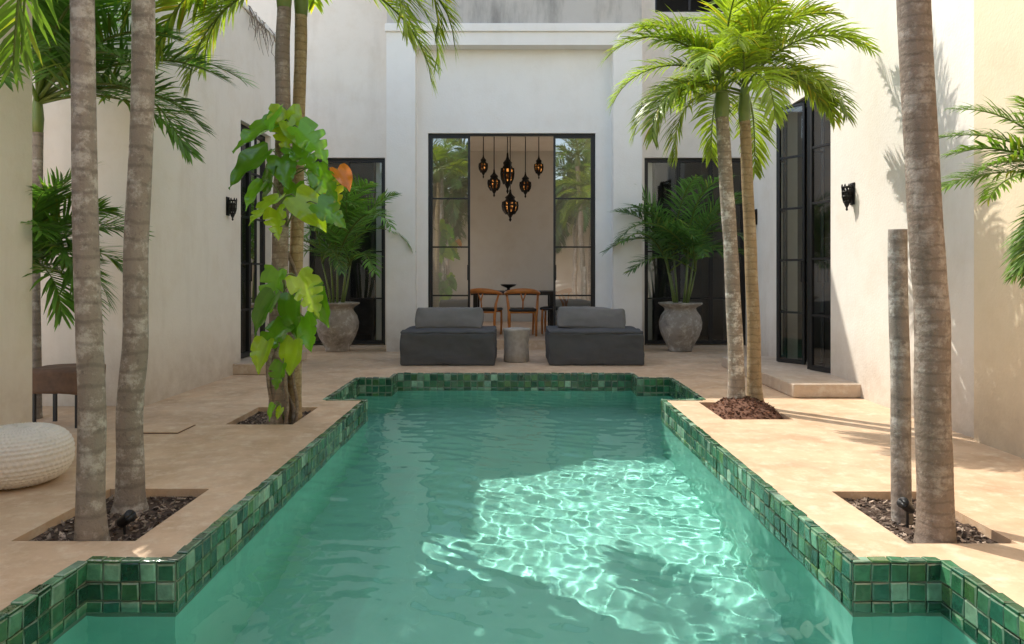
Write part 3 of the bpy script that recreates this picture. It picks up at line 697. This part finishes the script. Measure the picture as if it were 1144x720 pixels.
# dining
FZ=.15
t=thing('dining_table','long dark dining table inside the portal','table',(0,13.3,FZ))
m=MB(); m.box(-.80,.78,12.8,13.8,FZ+.69,FZ+.76); m.build('table_top',M_tab,t,bevel=.006)
for a in (-.7,.68):
    for b in (12.93,13.67):
        m=MB(); m.box(a-.04,a+.04,b-.04,b+.04,FZ,FZ+.69); m.build('leg',M_tab,t)
bx_,by_=xp(568,13.2),13.2
m=MB(); m.lathe([(.06,0),(.07,.01),(.03,.02),(.03,.05),(.13,.09),(.15,.12),(.14,.12),(.02,.07)],(bx_,by_,FZ+.761),20)
tag(m.build('bowl',M_tab,None,True,origin=(bx_,by_,FZ+.761)),'dark footed bowl on the dining table','bowl')
def chair(label,x,y,rz):
    t=thing('dining_chair',label,'chair',(x,y,FZ)); Mt=Matrix.Translation((x,y,FZ))@Matrix.Rotation(rz,4,'Z')
    def b(name,m,mt,sm=True):
        m.v=[Mt@p for p in m.v]; m.build(name,mt,t,sm)
    m=MB(); m.soft((0,0,.45),(.48,.46,.05),.02,8,.01); b('seat',m,M_tab)
    for sx_ in (-1,1):
        m=MB(); m.tube([V(sx_*.21,.19,0),V(sx_*.22,.19,.25),V(sx_*.22,.18,.45)],[.015,.022,.019],8); b('leg',m,M_wood)
        m=MB(); m.tube([V(sx_*.23,-.21,0),V(sx_*.23,-.20,.35),V(sx_*.25,-.19,.55),V(sx_*.27,-.10,.72)],[.018,.027,.024,.020],8); b('leg',m,M_wood)
    m=MB(); m.tube([V(.30*math.cos(a),-.03-.26*math.sin(a),.72+.06*math.sin(a)) for a in [math.pi*i/14 for i in range(15)]],[.020+.026*math.sin(math.pi*i/14) for i in range(15)],8); b('back_rail',m,M_wood)
    m=MB(); m.tube([V(0,-.21,.44),V(0,-.25,.6),V(-.05,-.28,.76)],.013,6); m.tube([V(0,-.25,.6),V(.05,-.28,.76)],.013,6); b('back_splat',m,M_wood)
    m=MB(); m.tube([V(-.22,-.2,.41),V(.22,-.2,.41)],.018,6); m.tube([V(-.22,.19,.41),V(.22,.19,.41)],.018,6); b('seat_rail',m,M_wood)
chair('curved wooden dining chair in the middle of the open doorway',xp(583,12.45),12.45,R(4))
chair('curved wooden dining chair partly behind the left glass door leaf',xp(543,12.55),12.55,R(-18))
chair('curved wooden dining chair at the table end by the right door leaf',xp(619,12.95),12.95,R(80))
# pendant lanterns
PL=[(540,186,4.6,27),(552,205,6.4,31),(567,194,7.2,46),(570,230,8.2,36),(587,207,5.8,29),(602,187,4.8,27)]
LB=['small pierced metal pendant lantern, leftmost of the cluster','pierced pendant lantern, second from the left in the cluster','tall pendant lantern high in the middle of the cluster','largest pendant lantern, lowest hanging of the cluster','pierced pendant lantern, second from the right in the cluster','small pierced metal pendant lantern, rightmost of the cluster']
for k,((px,py,rw_,hh),lb) in enumerate(zip(PL,LB)):
    Y=13.3+[-.2,-.1,.2,0,-.05,-.15][k]; X=xp(px,Y); Z=zp(py,Y); r=rw_*Y/F; h=hh*Y/F
    t=thing('pendant_lantern',lb,'lantern',(X,Y,Z),'pendant lanterns over the dining table')
    m=MB(); m.tube([V(X,Y,Z+h*.45),V(X,Y,4.0)],.009,6); m.build('rod',M_iron,t)
    m=MB(); m.lathe([(r*.12,h*.5),(r*.18,h*.40),(r*.30,h*.34),(r*.72,h*.26),(r*.6,h*.2),(r*.95,h*.10)][::-1],(X,Y,Z),14); m.build('cap',M_iron,t)
    m=MB(); m.lathe([(r*.5,-h*.25),(r*.84,-h*.12),(r*.92,h*.0),(r*.85,h*.099)],(X,Y,Z),12); m.build('glass_body',M_amb,t)
    m=MB(); m.lathe([(.004,-h*.5),(r*.2,-h*.44),(r*.12,-h*.38),(r*.66,-h*.20)],(X,Y,Z),12)
    for q in range(8):
        a=2*math.pi*q/8+k; m.tube([V(X+rr*r*1.03*math.cos(a),Y+rr*r*1.03*math.sin(a),Z+zz*h) for rr,zz in ((.5,-.25),(.86,-.12),(.95,0),(.88,.12))],r*.22,5)
    m.tube([V(X+r*.98*math.cos(2*math.pi*q/16),Y+r*.98*math.sin(2*math.pi*q/16),Z) for q in range(17)],r*.12,5)
    m.build('cage',M_iron,t)

# ------------------------------------------------------------------ light, camera
S=V(-.56,.54,1.0).normalized()
sd=bpy.data.lights.new('sun','SUN'); sd.energy=5.0; sd.angle=R(.4); sd.color=(1,.955,.865)
so=bpy.data.objects.new('sun',sd); C.objects.link(so); so.rotation_euler=S.to_track_quat('Z','Y').to_euler(); so.location=(-6,8,12)
sd.cycles.is_caustics_light=True
wd=bpy.data.worlds.new('World'); bpy.context.scene.world=wd; wd.use_nodes=True; nt=wd.node_tree
bg=nt.nodes['Background']; sk=nt.nodes.new('ShaderNodeTexSky'); sk.sky_type='NISHITA'; sk.sun_disc=False
sk.sun_elevation=math.asin(S.z); sk.sun_rotation=math.atan2(S.x,S.y)
mx=nt.nodes.new('ShaderNodeMix'); mx.data_type='RGBA'; mx.blend_type='MULTIPLY'; mx.inputs[0].default_value=1; mx.inputs[7].default_value=(3.25,2.85,2.43,1)
nt.links.new(sk.outputs[0],mx.inputs[6]); nt.links.new(mx.outputs[2],bg.inputs[0]); bg.inputs[1].default_value=.15
cd=bpy.data.cameras.new('camera'); co=bpy.data.objects.new('camera',cd); C.objects.link(co)
co.location=(0,0,H); co.rotation_euler=(R(90),0,0); cd.sensor_width=36; cd.lens=F/1144*36
cd.shift_x=-(CX-572)/1144; cd.shift_y=(CY-360)/1144; cd.clip_end=400; cd.clip_start=.05
sc=bpy.context.scene; sc.camera=co
sc.view_settings.view_transform='Standard'; sc.view_settings.look='None'; sc.view_settings.exposure=0
